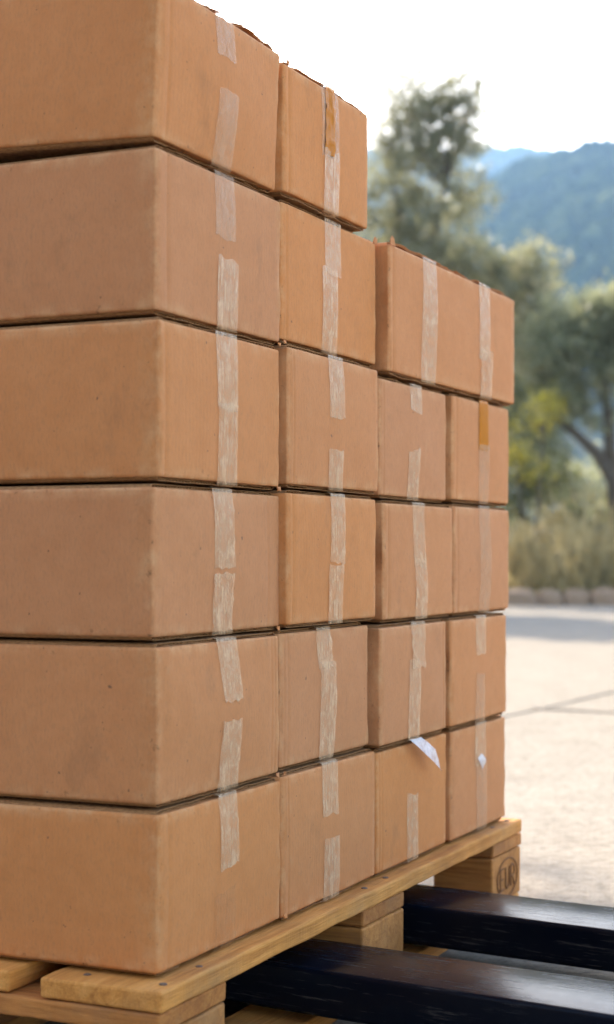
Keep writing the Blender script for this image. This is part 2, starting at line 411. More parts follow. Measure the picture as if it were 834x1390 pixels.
def box_body(bx):
    w_, h_, d_ = bx['w'], bx['h'], bx['d']; r = 0.0038; sd = bx['seed']; rx = bx['rx']
    zs = [FT, FT+0.0012, FT+0.004] + [FT+0.004+(h_-2*FT-0.008)*i/15 for i in range(1, 15)] + [h_-FT-0.004, h_-FT-0.0012, h_-FT]
    ins = [0.0016, 0.0004, 0] + [0]*14 + [0, 0.0004, 0.0016]
    NF, NS, NA = 26, 22, 5
    xsf = [rx + (w_-rx-r)*k/NF for k in range(NF+1)]
    for gx, _ in bx['groove']:
        xsf = [q for q in xsf if abs(q-gx) > 0.0035 or q in (xsf[0], xsf[-1])] + [gx-0.0022, gx-0.0008, gx+0.0008, gx+0.0022]
    xsf.sort()
    vs = []
    for z, i0 in zip(zs, ins):
        loop = []
        # front, left to right
        for x in xsf:
            gv = sum(dp*(0.6+0.5*nz(z*25, gx*90)) for gx, dp in bx['groove'] if abs(x-gx) < 0.0015)
            loop.append((x, i0-bulge(bx, x, z)+gv))
        cw = 0.0020*nz(z*30, sd*2.2)
        for k in range(1, NA):
            a = -math.pi/2 + math.pi/2*k/NA; loop.append((w_-r+(r-i0+cw)*math.cos(a), r+(r-i0+cw)*math.sin(a)))
        for k in range(NS+1):
            y_ = r + (d_-2*r)*k/NS; loop.append((w_-i0+0.6*side_bulge(bx, y_, z), y_))
        loop.append((w_-i0-0.002, d_-0.002-i0))
        for k in range(7):
            x = w_-r-(w_-2*r)*k/6; loop.append((x, d_-i0))
        loop.append((i0+0.002, d_-0.002-i0))
        for k in range(NS+1):
            y_ = d_-r-(d_-2*r)*k/NS; loop.append((i0-side_bulge(bx, y_, z), y_))
        cw = 0.0014*nz(z*26+4, sd*3.2) + bx.get('wavy', 0)*nz(z*16+2, sd)
        for k in range(1, NA):
            a = math.pi + math.pi/2*k/NA; loop.append((rx+(rx-i0+cw)*math.cos(a), r+(r-i0+cw)*math.sin(a)))
        n = len(loop)
        vs += [(x, y_, z) for x, y_ in loop]
    fs = []
    for j in range(len(zs)-1):
        for k in range(n):
            k2 = (k+1) % n
            fs.append((j*n+k, j*n+k2, (j+1)*n+k2, (j+1)*n+k))
    fs.append(tuple(reversed(range(n)))); fs.append(tuple(range((len(zs)-1)*n, len(zs)*n)))
    me = mesh('body', vs, fs)
    ed_ = []
    for x, y_, z in vs:
        dx_ = min(abs(x), abs(w_-x)); dy_ = min(abs(y_), abs(d_-y_)); dz_ = min(z-FT, h_-FT-z)
        q = sorted((dx_, dy_, dz_))[1]
        ed_.append(max(0.0, 1-q/0.012))
    at = me.attributes.new('edge', 'FLOAT', 'POINT'); at.data.foreach_set('value', ed_)
    me.polygons.foreach_set('use_smooth', [True]*(len(fs)-2)+[False]*2)
    return me
def ribbon(pts, yf, yb, t):
    """thin strip along the polyline pts=(x,z); front edge yf[i], back edge yb; thickness t"""
    n = len(pts); vs = []
    for i, (x, z) in enumerate(pts):
        a = pts[max(i-1, 0)]; b = pts[min(i+1, n-1)]
        dx, dz = b[0]-a[0], b[1]-a[1]; L = math.hypot(dx, dz) or 1
        ox, oz = -dz/L*t/2, dx/L*t/2
        vs += [(x+ox, yf[i], z+oz), (x-ox, yf[i], z-oz), (x+ox, yb, z+oz), (x-ox, yb, z-oz)]
    fs = []
    for i in range(n-1):
        a, b = 4*i, 4*i+4
        fs += [(a, a+1, b+1, b), (a, b, b+2, a+2), (a+1, a+3, b+3, b+1), (a+2, b+2, b+3, a+3)]
    fs += [(0, 2, 3, 1), (4*n-4, 4*n-3, 4*n-1, 4*n-2)]
    return vs, fs
def flap(bx, top, left, lift, seed):
    """one folded flap: rounded fold along the box side, cut corrugated edge at the front"""
    w_, h_, d_ = bx['w'], bx['h'], bx['d']
    R = 0.006; half = w_/2-0.006
    outer = [(R-R*math.cos(a), -R+R*math.sin(a)) for a in [math.pi/2*k/5 for k in range(6)]]
    nx = 26
    outer += [(R+(half-R)*k/nx, 0.0) for k in range(1, nx+1)]
    outer = [(0.0, -FT-0.003)] + outer if False else outer
    def wave(x):
        e = min(1, max(0, (x-0.012)/0.05))
        if lift < 0: return -lift*math.sin(math.pi*min(1, max(0, (x-0.004)/0.108)))**0.7 + 0.0007*nz(x*60, seed)
        return e*(lift*max(0, 0.35+nz(x*16, seed*1.3)) + 0.0007*nz(x*60, seed))
    def front(x):
        q = nz(x*22, seed*2.7); q2 = nz(x*90, seed*4.1)
        return 0.0050 + 0.0038*q + 0.0012*q2 + (0.004 if nz(x*11, seed*6.3) > 0.32 else 0)
    def crush(x): return 0.78 + 0.3*nz(x*25, seed*5.5)
    sg = 1 if top else -1
    zc = h_-0.0003 if top else 0.0003
    mx = (lambda x: x+0.0030) if left else (lambda x: w_-0.0030-x)
    po = [(x, z+wave(x)) for x, z in outer]
    pi_ = []
    for x, z in outer:
        th_ = (FT-0.0009)*min(1.0, crush(x))
        f = min(1, max(0, x/R))
        pi_.append((x+th_*(1-f), z+wave(x)-th_*f))
    conv = lambda ps: [(mx(x), zc+sg*(z-0.0004)) for x, z in ps]
    geo = [ribbon(conv(po), [front(x) for x, _ in po], d_-0.004, 0.0007),
           ribbon(conv(pi_), [front(x+0.3)+0.0004 for x, _ in pi_], d_-0.004, 0.0007)]
    # fluting between the two liners
    fl = []; x = R; k = 0
    while x < half-0.002:
        th_ = (FT-0.0009)*min(1.0, crush(x))
        fl.append((x, wave(x) - (0.0003 if k % 2 == 0 else th_-0.0003))); x += 0.0034; k += 1
    geo.append(ribbon(conv(fl), [front(a)+0.0008 for a, _ in fl], 0.02, 0.0005))
    # inner minor flap behind, blocks the view into the gap
    geo.append(ribbon(conv([(0.004, -FT*0.55), (half, -FT*0.55)]), [0.02, 0.02], d_-0.02, FT*0.6))
    vs, fs = join_geo(geo)
    return mesh('flap', vs, fs)
def tape_mesh(bx, s0, s1, za, zb, dx, wr, seed, wrap_top, wrap_bot):
    """strip on the front face between z=za (upper) and zb (lower)"""
    nx = 9; rows = []
    n = max(4, int(abs(za-zb)/0.0045))
    for i in range(n+1):
        f = i/n; z = za+(zb-za)*f
        row = []
        for k in range(nx+1):
            q = k/nx
            x = s0+(s1-s0)*q + dx*f
            if k in (0, nx): x += 0.0006*nz(z*70, seed+k)
            zz = z
            if i == 0 and not wrap_top: zz += 0.0045*nz(q*4, seed) + 0.003*(q-0.5)*nz(seed*1.7, 3)*4
            if i == n and not wrap_bot: zz += 0.0040*nz(q*5, seed+9) + 0.003*(q-0.5)*nz(seed*2.9, 5)*4
            rid = 1-abs(nz(x*38+z*26*nz(seed, 1.1), z*44, seed))*2.2
            y_ = -bulge(bx, x, min(max(z, FT), bx['h']-FT)) - 0.0008 - 0.0002*(k % 2) - 1.6*wr*max(0, rid-0.40)**1.4
            row.append((x, y_, zz))
        rows.append(row)
    if wrap_top:
        top = rows[0]; zt_ = bx['h']+0.0006
        rows = [[(x, 0.012, zt_) for x, _, _ in top], [(x, 0.003, zt_) for x, _, _ in top], [(x, 0.0004, zt_-0.0008) for x, _, _ in top]] + rows
    if wrap_bot:
        bt = rows[-1]; zt_ = -0.0004
        rows = rows + [[(x, 0.0004, zt_+0.001) for x, _, _ in bt], [(x, 0.003, zt_) for x, _, _ in bt], [(x, 0.012, zt_) for x, _, _ in bt]]
    vs = [v for r in rows for v in r]; fs = []
    for j in range(len(rows)-1):
        for k in range(nx):
            a = j*(nx+1)+k; fs.append((a, a+nx+1, a+nx+2, a+1))
    return mesh('tape', vs, fs)
def torn_bit(bx, x, z, size, seed, up=True):
    r_ = random.Random(seed); vs, fs = [], []
    pts = [(-0.55, 0), (-0.5, 0.4), (-0.2, 0.75), (0.1, 0.55), (0.35, 0.7), (0.6, 0)]
    for t_ in (0.0, 0.0014):
        for a, c in pts:
            vs.append((x+a*size*(0.8+0.4*r_.random()), -0.0015+t_-0.003*c*r_.random(), z+(c if up else -c)*size*(0.85+0.3*r_.random())))
    n = len(pts); fs = [tuple(range(n)), tuple(reversed(range(n, 2*n)))] + [(i, i+n, (i+1) % n+n, (i+1) % n) for i in range(n)]
    return mesh('torn_paper', vs, fs)

# seam heights, per column, in photograph slope units (top of layer 6 .. pallet)
SEAM = {1: [-.634, -.4515, -.2625, -.079, .097, .2806, .4665],
        2: [-.626, -.4535, -.2675, -.083, .0955, .2765, .4665],
        3: [None, -.4535, -.2575, -.079, .1003, .2800, .4665],
        4: [None, -.4535, -.2590, -.082, .1005, .2802, .4665]}
# row (0 = top), column, left px, right px, proud (m), bulge (m), tapes:
#   (x0, x1, y_top or 'T', y_bottom or 'B', kind, dx_px, wrinkle)
BOX = [
 (0, 1, 210, 374, 0.000, .0030, [(283, 308, 'T', 80, 'f', 0, .0004), (285, 311, 126, 'B', 'f', 0, .0004)]),
 (0, 2, 386, 500, 0.007, .0020, [(435, 457, 'T', 214, 'f', 0, .0006), (440, 452, 82, 212, 'a', -2, .0025), (438, 457, 205, 'B', 'c', 0, .0004)]),
 (1, 1, 212, 381, 0.000, .0015, [(290, 316, 'T', 326, 'f', 0, .0003), (293, 320, 352, 'B', 'c', 0, .0003)]),
 (1, 2, 382.5, 511, 0.000, .0020, [(440, 462, 'T', 374, 'c', 0, .0004), (435, 456, 364, 'B', 'c', 0, .0004)]),
 (1, 3, 529, 699, 0.016, .0015, [(573, 592, 'T', 'B', 'c', -1, .0004), (650, 664, 'T', 490, 'c', -2, .0004), (651, 666, 476, 'B', 'c', 0, .0004)]),
 (2, 1, 216, 380, 0.004, .0020, [(291, 319, 'T', 556, 'c', 1, .0003), (293, 320, 548, 'B', 'c', 0, .0004)]),
 (2, 2, 392, 514, 0.011, .0025, [(445, 464, 'T', 568, 'c', 0, .0004), (444, 463, 612, 'B', 'c', 0, .0005)]),
 (2, 3, 516, 606, 0.011, .0020, [(556, 571, 'T', 560, 'c', 0, .0004), (552, 567, 611, 'B', 'c', 0, .0004)]),
 (2, 4, 615, 691, 0.013, .0010, [(650, 662, 'T', 612, 'a', -1, .0006), (649, 662, 604, 'B', 'f', 0, .0004)]),
 (3, 1, 208, 380, -0.001, .0030, [(286, 313, 'T', 772, 'c', 2, .0016), (287, 313, 779, 'B', 'c', 0, .0022)]),
 (3, 2, 391, 511, 0.010, .0030, [(447, 467, 'T', 764, 'c', -1, .0008), (445, 464, 767, 'B', 'c', 0, .0014)]),
 (3, 3, 521, 615, 0.014, .0020, [(559, 576, 'T', 770, 'c', 2, .0008), (562, 578, 758, 'B', 'c', 0, .0010)]),
 (3, 4, 616.5, 691, 0.014, .0010, [(649, 663, 'T', 'B', 'f', 0, .0006)]),
 (4, 1, 215, 379, 0.003, .0040, [(292, 318, 'T', 952, 'c', 5, .0018), (294, 321, 977, 'B', 'c', 0, .0016)]),
 (4, 2, 380.5, 500, 0.002, .0045, [(428, 447, 'T', 907, 'c', 1, .0022), (432, 452, 898, 'B', 'c', -1, .0010)]),
 (4, 3, 517, 606, 0.015, .0015, [(557, 575, 'T', 906, 'c', 1, .0026), (554, 569, 895, 'B', 'c', -1, .0008)]),
 (4, 4, 612.5, 688, 0.015, .0010, [(645, 659, 'T', 888, 'c', -1, .0010), (644, 657, 914, 'B', 'f', 0, .0006)]),
 (5, 1, 215, 381, 0.003, .0025, [(295, 320, 'T', 1177, 'c', 1, .0008), (289, 316, 1208, 'B', 'g', 0, .0030)]),
 (5, 2, 383.5, 510, 0.005, .0025, [(436, 457, 'T', 1106, 'c', 0, .0006), (438, 458, 1136, 'B', 'c', 0, .0008)]),
 (5, 3, 511.5, 606, 0.005, .0020, [(552, 567, 1077, 'B', 'c', 0, .0004)]),
 (5, 4, 613, 686, 0.008, .0010, [(645, 659, 'T', 1040, 'c', 0, .0006), (646, 660, 1032, 'B', 'f', 0, .0005)]),
]
LAYER = ['topmost', 'fifth', 'fourth', 'third', 'second', 'lowest']
COLN = {1: 'corner column', 2: 'second column from the corner', 3: 'third column from the corner', 4: 'end column'}
LABEL = {
 (0, 1): 'topmost cardboard box of the corner column, its top flap lifting above the edge',
 (0, 2): 'topmost cardboard box with an amber glue streak above its clear tape',
 (1, 3): 'wide cardboard box with two full-length tape strips, bridging the two shorter columns',
 (2, 4): 'cardboard box sealed with amber tape, directly under the wide two-tape box',
 (3, 1): 'cardboard box in corner column, third layer above pallet, with wrinkled tape ends',
 (4, 3): 'cardboard box with a loose milky tape end dangling from its lower edge',
 (5, 1): 'lowest cardboard box of the corner column, resting on the pallet, lower tape crumpled',
}
GROOVE = {(4, 1): [-0.012, -0.022], (5, 3): [0.009, 0.018], (2, 2): [0.014], (1, 1): [0.024], (3, 1): [-0.034], (4, 2): [0.010, 0.020], (5, 1): [0.020], (0, 1): [0.022]}
RXC = [0.011, 0.013, 0.0045, 0.007, 0.018, 0.008]
MK = {'c': M_TAPE, 'f': M_TAPEF, 'a': M_AMBER, 'g': M_GLINT}
for i, (r_, c_, xl, xr, p, b_, tapes) in enumerate(BOX):
    s0, s1 = s_of(xl, p), s_of(xr, p)
    z1 = HC - SEAM[c_][r_]*ZS - 0.0012
    lowc = SEAM[c_][r_+1]
    if (r_, c_) == (1, 3): lowc = -.2590
    z0 = HC - lowc*ZS + (0.0012 if r_ < 5 else 0.0003)
    if r_ == 5: z0 = ZP+0.0022
    bx = dict(w=s1-s0, h=z1-z0, d=0.58 if (r_, c_) != (1, 3) else 0.30, b=b_, seed=i*3.17+1.3, rx=RXC[r_] if c_ == 1 else 0.004+0.007*rnd.random())
    bx['groove'] = []; bx['wavy'] = 0.0035 if (r_, c_) in ((2, 1), (5, 2)) else 0.0012
    wb = bx['w']
    for gx in GROOVE.get((r_, c_), [rnd.choice([0.013, 0.016, wb-0.014, wb-0.019])] if rnd.random() < 0.7 else []):
        bx['groove'].append((gx if gx > 0 else wb+gx, 0.0011))
    root = empty('cardboard_box', world(s0, p, z0), RZ)
    lab = LABEL.get((r_, c_)) or ('plain brown cardboard box in the %s layer above the pallet, %s' % (LAYER[r_], COLN[c_]))
    if r_ == 5 and (r_, c_) not in LABEL: lab = 'plain brown cardboard box in the lowest layer on the pallet, %s' % COLN[c_]
    tag(root, lab, 'box', 'cardboard boxes stacked on the pallet')
    if (r_, c_) == (0, 1): root.rotation_euler = (math.radians(2.2), 0, RZ)
    link('body', box_body(bx), M_CARD, root)
    exposed = (r_ == 0) or (r_, c_) == (1, 3)
    for top in (True, False):
        for left in (True, False):
            lift = 0.0011 if not (exposed and top) else (0.012 if (r_, c_) == (0, 1) else 0.008)
            if not top and (r_, c_) == (1, 3): lift = 0.0
            if not top or not exposed: lift = min(lift, 0.0)
            if exposed and top and (r_, c_) == (0, 1) and not left: lift = -0.0075
            fm = flap(bx, top, left, lift, i*5.3+(2.1 if top else 0)+(1.2 if left else 0))
            link('top_flap' if top else 'bottom_flap', fm, M_CARD if exposed and top else M_EDGE_SHADE, root)  # covered flaps get the shade-darkened brown, open ones plain card
    for k, (xa, xb, ya, yb, kind, dxp, wr) in enumerate(tapes):
        sa, sb = s_of(xa, p), s_of(xb, p); sm = (sa+sb)/2
        za = bx['h']-0.001 if ya == 'T' else z_of(sm, p, ya)-z0
        zb = 0.001 if yb == 'B' else z_of(sm, p, yb)-z0
        za = min(za, bx['h']-0.001); zb = max(zb, 0.001)
        dx = (s_of((xa+xb)/2+dxp, p)-sm)
        tm = tape_mesh(bx, sa-s0, sb-s0, za, zb, dx, wr, i*7.7+k*2.3, ya == 'T', yb == 'B')
        to = link('tape', tm, MK[kind], root, True)
        to.location = (0, -0.0005*k, 0)
        if kind == 'a': to['label'] = 'amber stained strip of tape'
    # torn corners
    rr = random.Random(i*11)
    def tear(x, z, sz, up):
        link('torn_paper', torn_bit(bx, x, z, sz, rr.randint(0, 9999), up), M_CARD, root)
    if (r_, c_) == (1, 3): tear(0.008, bx['h']-0.005, 0.015, True)
    if (r_, c_) == (1, 2): tear(bx['w']-0.006, bx['h']-0.006, 0.012, True)
    if (r_, c_) == (0, 2): tear(0.008, bx['h']-0.004, 0.006, True)
    if (r_, c_) in ((2, 1), (4, 1), (3, 1)): tear(bx['w']-0.006, 0.004, 0.007, False)
    if (r_, c_) == (5, 2): tear(0.006, 0.008, 0.008, False); tear(0.004, bx['h']-0.002, 0.006, True)
    if (r_, c_) in ((1, 1), (1, 2)): tear(bx['w']-0.005 if c_ == 1 else 0.006, 0.003, 0.006, False)
    if (r_, c_) == (4, 3):
        # loose end of tape hanging over the box below
        vs, fs = [], []
        le = [(555, 1004), (560, 1012), (567, 1022), (578, 1034), (590, 1046.5)]
        ri = [(571, 1001), (578, 1009), (583.5, 1017), (587, 1031), (590.5, 1045)]
        for j in range(5):
            for k in range(5):
                f = j/4; q = k/4
                xp, yp = le[j][0]+(ri[j][0]-le[j][0])*q, le[j][1]+(ri[j][1]-le[j][1])*q
                sx_ = s_of(xp, p); vs.append((sx_-s0, -0.0015-0.010*math.sin(f*2.0)+0.004*(q-0.5)*f, z_of(sx_, p, yp)-z0))
        for j in range(4):
            for k in range(4):
                a = j*5+k; fs.append((a, a+5, a+6, a+1))
        link('tape', mesh('tape', vs, fs), M_WHITE, root, True)['label'] = 'loose milky end of tape'
    if (r_, c_) == (5, 4):
        vs, fs = [], []
        for j in range(7):
            f = j/6
            cx_ = s_of(650+5*f, p)-s0; zc_ = z_of(s0+cx_, p, 1026+16*f)-z0
            for k in range(4):
                q = k/3*2-1
                vs.append((cx_+0.009*q*(1-0.5*f), -0.002-0.005*math.sin(math.pi*f)*(0.6+0.4*q), zc_+0.003*q))
        for j in range(6):
            for k in range(3):
                a = j*4+k; fs.append((a, a+4, a+5, a+1))
        link('tape', mesh('tape', vs, fs), M_WHITE, root, True)

# ------------------------------------------------------------------ pallet truck
PHI = math.radians(-7.0)
FZ = 0.090; FTH = 0.056; FW = 0.14
# origin: where the fork pair's centre line crosses the pallet face
TS = 0.575
tr = empty('pallet_truck', world(TS, PQ, 0), RZ+PHI)
tag(tr, 'dark blue pallet truck with its forks pushed under the wooden pallet', 'pallet truck')
for sx in (-1, 1):
    fc = 0.183 if sx > 0 else -0.195
    x0 = fc-FW/2
    me = bevel_box('fork', x0, x0+FW, -0.68, 0.44, FZ-FTH, FZ, 0.006, 4, 0.0004, sx+3, 24)
    for v in me.vertices:                       # taper towards the tip
        k = max(0, (v.co.y-0.30)/0.14)
        v.co.z = FZ-0.003*k - (FZ-v.co.z)*(1-0.35*k); v.co.x += (x0+FW/2-v.co.x)*0.35*k
    fo = link('fork', me, M_PAINT, tr, True)
    m_ = fo.modifiers.new('edges', 'EDGE_SPLIT'); m_.split_angle = math.radians(40)
    vs, fs = tube_path([(fc-0.035, 0.2, 0.034), (fc+0.035, 0.2, 0.034)], [0.033, 0.033], 20)
    link('load_roller', mesh('load_roller', vs, fs), M_RUBBER, tr)
    link('heel', bevel_box('heel', x0+0.01, x0+FW-0.01, -0.73, -0.665, FZ-FTH+0.004, 0.26, 0.008, 2), M_PAINT, tr)
link('cross_frame', bevel_box('cross_frame', -0.255, 0.255, -0.76, -0.725, 0.10, 0.30, 0.012, 3), M_PAINT, tr)
vs, fs = tube_path([(0, -0.82, 0.15), (0, -0.82, 0.32), (0, -0.82, 0.321), (0, -0.82, 0.40)], [0.05, 0.05, 0.03, 0.03], 20)
link('pump', mesh('pump', vs, fs), M_STEEL, tr)
link('pump_bracket', bevel_box('pump_bracket', -0.06, 0.06, -0.86, -0.755, 0.12, 0.17, 0.006, 2), M_PAINT, tr)
for sx in (-1, 1):
    vs, fs = tube_path([(sx*0.035, -0.82, 0.09), (sx*0.085, -0.82, 0.09)], [0.09, 0.09], 28)
    link('steer_wheel', mesh('steer_wheel', vs, fs), M_RUBBER, tr)
vs, fs = tube_path([(-0.09, -0.82, 0.09), (0.09, -0.82, 0.09)], [0.014, 0.014], 12)
link('axle', mesh('axle', vs, fs), M_STEEL, tr)
loop = [(0, -0.83, 0.40), (0, -0.92, 0.80), (0, -0.97, 1.02)]
g1 = tube_path(loop, [0.018]*3, 12)
hp = [Vector((0, -0.97, 1.02))]
lp = [(0, 0), (0.09, 0.05), (0.12, 0.12), (0.09, 0.19), (-0.09, 0.19), (-0.12, 0.12), (-0.09, 0.05), (0, 0)]
g2 = tube_path([(a, -0.97-0.22*b, 1.02+0.97*b) for a, b in lp], [0.014]*8, 10)
vs, fs = join_geo([g1, g2]); link('handle', mesh('handle', vs, fs), M_PAINT, tr, True)

# ------------------------------------------------------------------ vegetation
def leaf_mesh(name, cen, size, aspect, rng, up=0.2, tint=None):
    n = len(cen)
    d = rng.normal(size=(n, 3)); d[:, 2] += up; d /= np.linalg.norm(d, axis=1)[:, None]
    e = rng.normal(size=(n, 3)); e -= d*(e*d).sum(1)[:, None]; e /= np.linalg.norm(e, axis=1)[:, None]
    L = size*(0.6+0.8*rng.random(n))[:, None]; Wd = L*aspect
    v = np.empty((n, 4, 3)); v[:, 0] = cen-d*L/2; v[:, 1] = cen+e*Wd/2; v[:, 2] = cen+d*L/2; v[:, 3] = cen-e*Wd/2
    me = bpy.data.meshes.new(name)
    me.vertices.add(4*n); me.vertices.foreach_set('co', v.ravel())
    me.loops.add(4*n); me.loops.foreach_set('vertex_index', np.arange(4*n, dtype=np.int32))
    me.polygons.add(n); me.polygons.foreach_set('loop_start', np.arange(0, 4*n, 4, dtype=np.int32))
    me.update(calc_edges=True)
    if tint is None: tint = np.clip(rng.normal(0.5, 0.25, n), 0, 1)
    at = me.attributes.new('tint', 'FLOAT', 'POINT'); at.data.foreach_set('value', np.repeat(tint, 4))
    return me
def clumps(cl, Z, rng, depth=1.0, twig=0.28, per=16, dens=1.0, spread=0.05):
    """twigs spread through ellipsoids given as photograph (x, y, rx, ry, number of twigs) at distance Z"""
    out, tints = [], []
    for (x, y, rx, ry, nt_) in cl:
        c = np.array(pxw(x, y, Z)); k = Z/F
        m = int(nt_*dens)
        d = rng.normal(size=(m, 3)); d /= np.linalg.norm(d, axis=1)[:, None]
        rr = rng.random(m)**0.42
        p = c + d*rr[:, None]*np.array([rx*k, (rx+ry)/2*k*depth, ry*k])
        tb = rng.normal(0.5, 0.16, m)
        for i in range(m):
            t = rng.normal(size=3)*0.55 + d[i]*0.6 + np.array([0, 0, 0.35]); t /= np.linalg.norm(t)
            f = rng.random(per)
            q = p[i] + t*f[:, None]*twig + rng.normal(size=(per, 3))*spread - np.array([0, 0, 0.12])*(f**2)[:, None]*twig
            out.append(q); tints.append(np.clip(tb[i]+rng.normal(0, 0.2, per), 0, 1))
    return np.concatenate(out), np.concatenate(tints)
def limb(a, b, r0, r1, rng, wob=0.12, n=8):
    a, b = Vector(a), Vector(b); L = (b-a).length; pts, rs = [], []
    o = Vector((rng.normal(), rng.normal(), 0))*wob*L
    for i in range(n+1):
        f = i/n; p = a.lerp(b, f) + o*math.sin(math.pi*f)*0.5 + Vector((rng.normal(), rng.normal(), rng.normal()*0.5))*0.02*L*(0 < i < n)
        pts.append(p); rs.append(r0+(r1-r0)*f)
    return tube_path(pts, rs, 8)
def tree(name, label, Z, base_px, limbs, cl, mat, seed, group=None, leaf=0.085, cat='tree', **kw):
    rng = np.random.default_rng(seed)
    bp = Vector(((base_px-CX)/F*Z, Z, -0.03))
    root = empty(name, bp)
    tag(root, label, cat, group)
    geo = []
    for pts in limbs:                              # each: list of (px, py, radius m, dz)
        P = [pxw(q[0], q[1], Z+(q[3] if len(q) > 3 else 0))-bp for q in pts]
        R = [q[2] for q in pts]
        # smooth the path
        PP, RR = [], []
        for i in range(len(P)-1):
            for j in range(5):
                f = j/5; PP.append(P[i].lerp(P[i+1], f)+Vector((rng.normal(), rng.normal(), 0))*R[i]*0.12*(i+j > 0)); RR.append(R[i]+(R[i+1]-R[i])*f)
        PP.append(P[-1]); RR.append(R[-1])
        geo.append(tube_path(PP, RR, 9))
    tips = [pxw(p[-1][0], p[-1][1], Z)-bp for p in limbs]
    for (x, y, rx, ry, m) in cl:
        c = pxw(x, y, Z)-bp
        near = min(tips, key=lambda t: (t-c).length)
        geo.append(limb(near, c, 0.028, 0.008, rng))
        for j in range(3):
            e = c+Vector((rng.normal()*rx, rng.normal()*rx*0.6, abs(rng.normal())*ry))*Z/F*0.7
            geo.append(limb(c, e, 0.012, 0.004, rng, 0.1, 4))
    vs, fs = join_geo(geo); link('trunk', mesh('trunk', vs, fs), M_BARK, root, True)
    c, t = clumps(cl, Z, rng, **kw)
    c = c-np.array(bp)
    link('crown', leaf_mesh('crown', c, leaf, 0.3, rng, 0.3, t), mat, root)
    return root

tree('olive_tree', 'tall feathery olive tree with wispy top shoots, rising behind the boxes', 24.0, 585,
     [[(585, 812, .20), (580, 720, .15), (575, 620, .12), (560, 500, .09), (545, 380, .06), (540, 280, .04)],
      [(575, 640, .11), (610, 540, .08), (640, 450, .06), (680, 400, .04)],
      [(575, 620, .10), (520, 520, .07), (470, 430, .05)],
      [(548, 400, .06), (590, 320, .04), (605, 250, .03)]],
     [(528, 160, 18, 50, 26), (550, 128, 12, 42, 20), (564, 160, 18, 46, 28), (588, 116, 13, 46, 22), (602, 152, 20, 42, 30), (624, 118, 11, 50, 20), (648, 118, 11, 54, 20), (634, 170, 17, 38, 24), (612, 208, 36, 34, 44), (560, 205, 40, 30, 40), (575, 172, 34, 34, 40), (612, 168, 34, 34, 40), (545, 150, 24, 30, 18), (640, 140, 18, 40, 16), (590, 140, 28, 26, 20),
      (522, 215, 42, 48, 50), (568, 232, 50, 40, 60), (530, 292, 56, 46, 110), (590, 298, 52, 44, 100), (643, 262, 26, 22, 26),
      (558, 362, 75, 46, 190), (630, 368, 54, 42, 120), (690, 398, 50, 46, 110), (734, 366, 30, 34, 45), (722, 440, 40, 55, 130),
      (440, 300, 60, 80, 110), (450, 430, 70, 80, 120), (520, 450, 70, 60, 110), (610, 460, 70, 60, 150), (690, 500, 46, 60, 130), (560, 560, 80, 70, 120), (660, 590, 60, 60, 100)],
     M_OLIVE, 11, leaf=0.085, per=24, dens=1.1)
tree('olive_tree', 'spreading pale olive tree with a dark forked trunk beside the road', 22.0, 850,
     [[(850, 815, .17), (846, 740, .15), (840, 690, .13), (834, 645, .12)],
      [(838, 660, .10), (812, 618, .08), (786, 592, .065), (762, 574, .05), (744, 560, .035)],
      [(834, 650, .10), (828, 600, .08), (824, 550, .065), (816, 500, .05), (806, 462, .03)],
      [(842, 680, .10), (880, 610, .08), (905, 540, .06), (930, 480, .04)]],
     [(776, 470, 44, 32, 75), (826, 446, 44, 36, 90), (806, 500, 46, 26, 60), (758, 508, 30, 26, 50), (870, 470, 50, 60, 110), (850, 420, 40, 30, 60),
      (920, 470, 70, 70, 150), (960, 540, 60, 60, 110), (905, 560, 50, 40, 60), (755, 545, 30, 22, 40), (790, 555, 34, 24, 40), (745, 480, 40, 40, 80), (790, 430, 50, 26, 70), (735, 600, 30, 34, 34), (985, 460, 60, 70, 90)],
     M_OLIVE2, 12, leaf=0.09, per=22, dens=1.2)
tree('olive_tree', 'olive tree hidden behind the stack, casting its shade across the road', 20.0, 282,
     [[(282, 815, .18), (280, 720, .14), (284, 600, .11), (282, 500, .07), (280, 400, .05)], [(282, 640, .09), (360, 520, .06), (400, 420, .04)], [(282, 640, .09), (200, 520, .06), (150, 430, .04)]],
     [(180, 330, 90, 80, 160), (290, 260, 90, 75, 170), (380, 340, 80, 75, 160), (280, 400, 110, 80, 200), (150, 450, 80, 70, 120), (400, 450, 70, 70, 120), (240, 500, 90, 60, 120), (340, 520, 90, 60, 120)],
     M_OLIVE, 18, leaf=0.12, per=20, dens=2.0)
tree('leafy_shrub', 'bright yellow-green leafy shrub at the foot of the olive trees', 20.6, 722,
     [[(722, 814, .03), (726, 740, .025), (733, 660, .02), (738, 590, .012)], [(722, 790, .02), (712, 700, .015), (698, 630, .01)], [(735, 640, .012), (728, 645, .01)]],
     [(744, 556, 20, 15, 22), (730, 578, 20, 12, 10), (697, 618, 11, 14, 14), (728, 642, 13, 10, 8)],
     M_YELLOW, 13, cat='shrub', leaf=0.075, per=14, twig=0.2)
tree('dark_bush', 'dense dark green bush between the dry grass and the olive trunks', 23.0, 700,
     [[(700, 812, .06), (704, 760, .05), (708, 700, .04), (706, 640, .02)]],
     [(700, 560, 46, 46, 110), (712, 620, 44, 46, 120), (690, 680, 44, 44, 110), (752, 660, 30, 40, 60)],
     M_DARKL, 14, cat='bush', leaf=0.09, per=16)
tree('dark_bush', 'low scrubby bush growing round the forked olive trunk', 22.6, 805,
     [[(805, 812, .05), (806, 770, .04), (806, 720, .02)]],
     [(800, 720, 30, 34, 70), (770, 715, 26, 26, 46), (835, 740, 34, 40, 90), (872, 730, 40, 50, 90)],
     M_DARKL, 15, cat='bush', leaf=0.09, per=14)
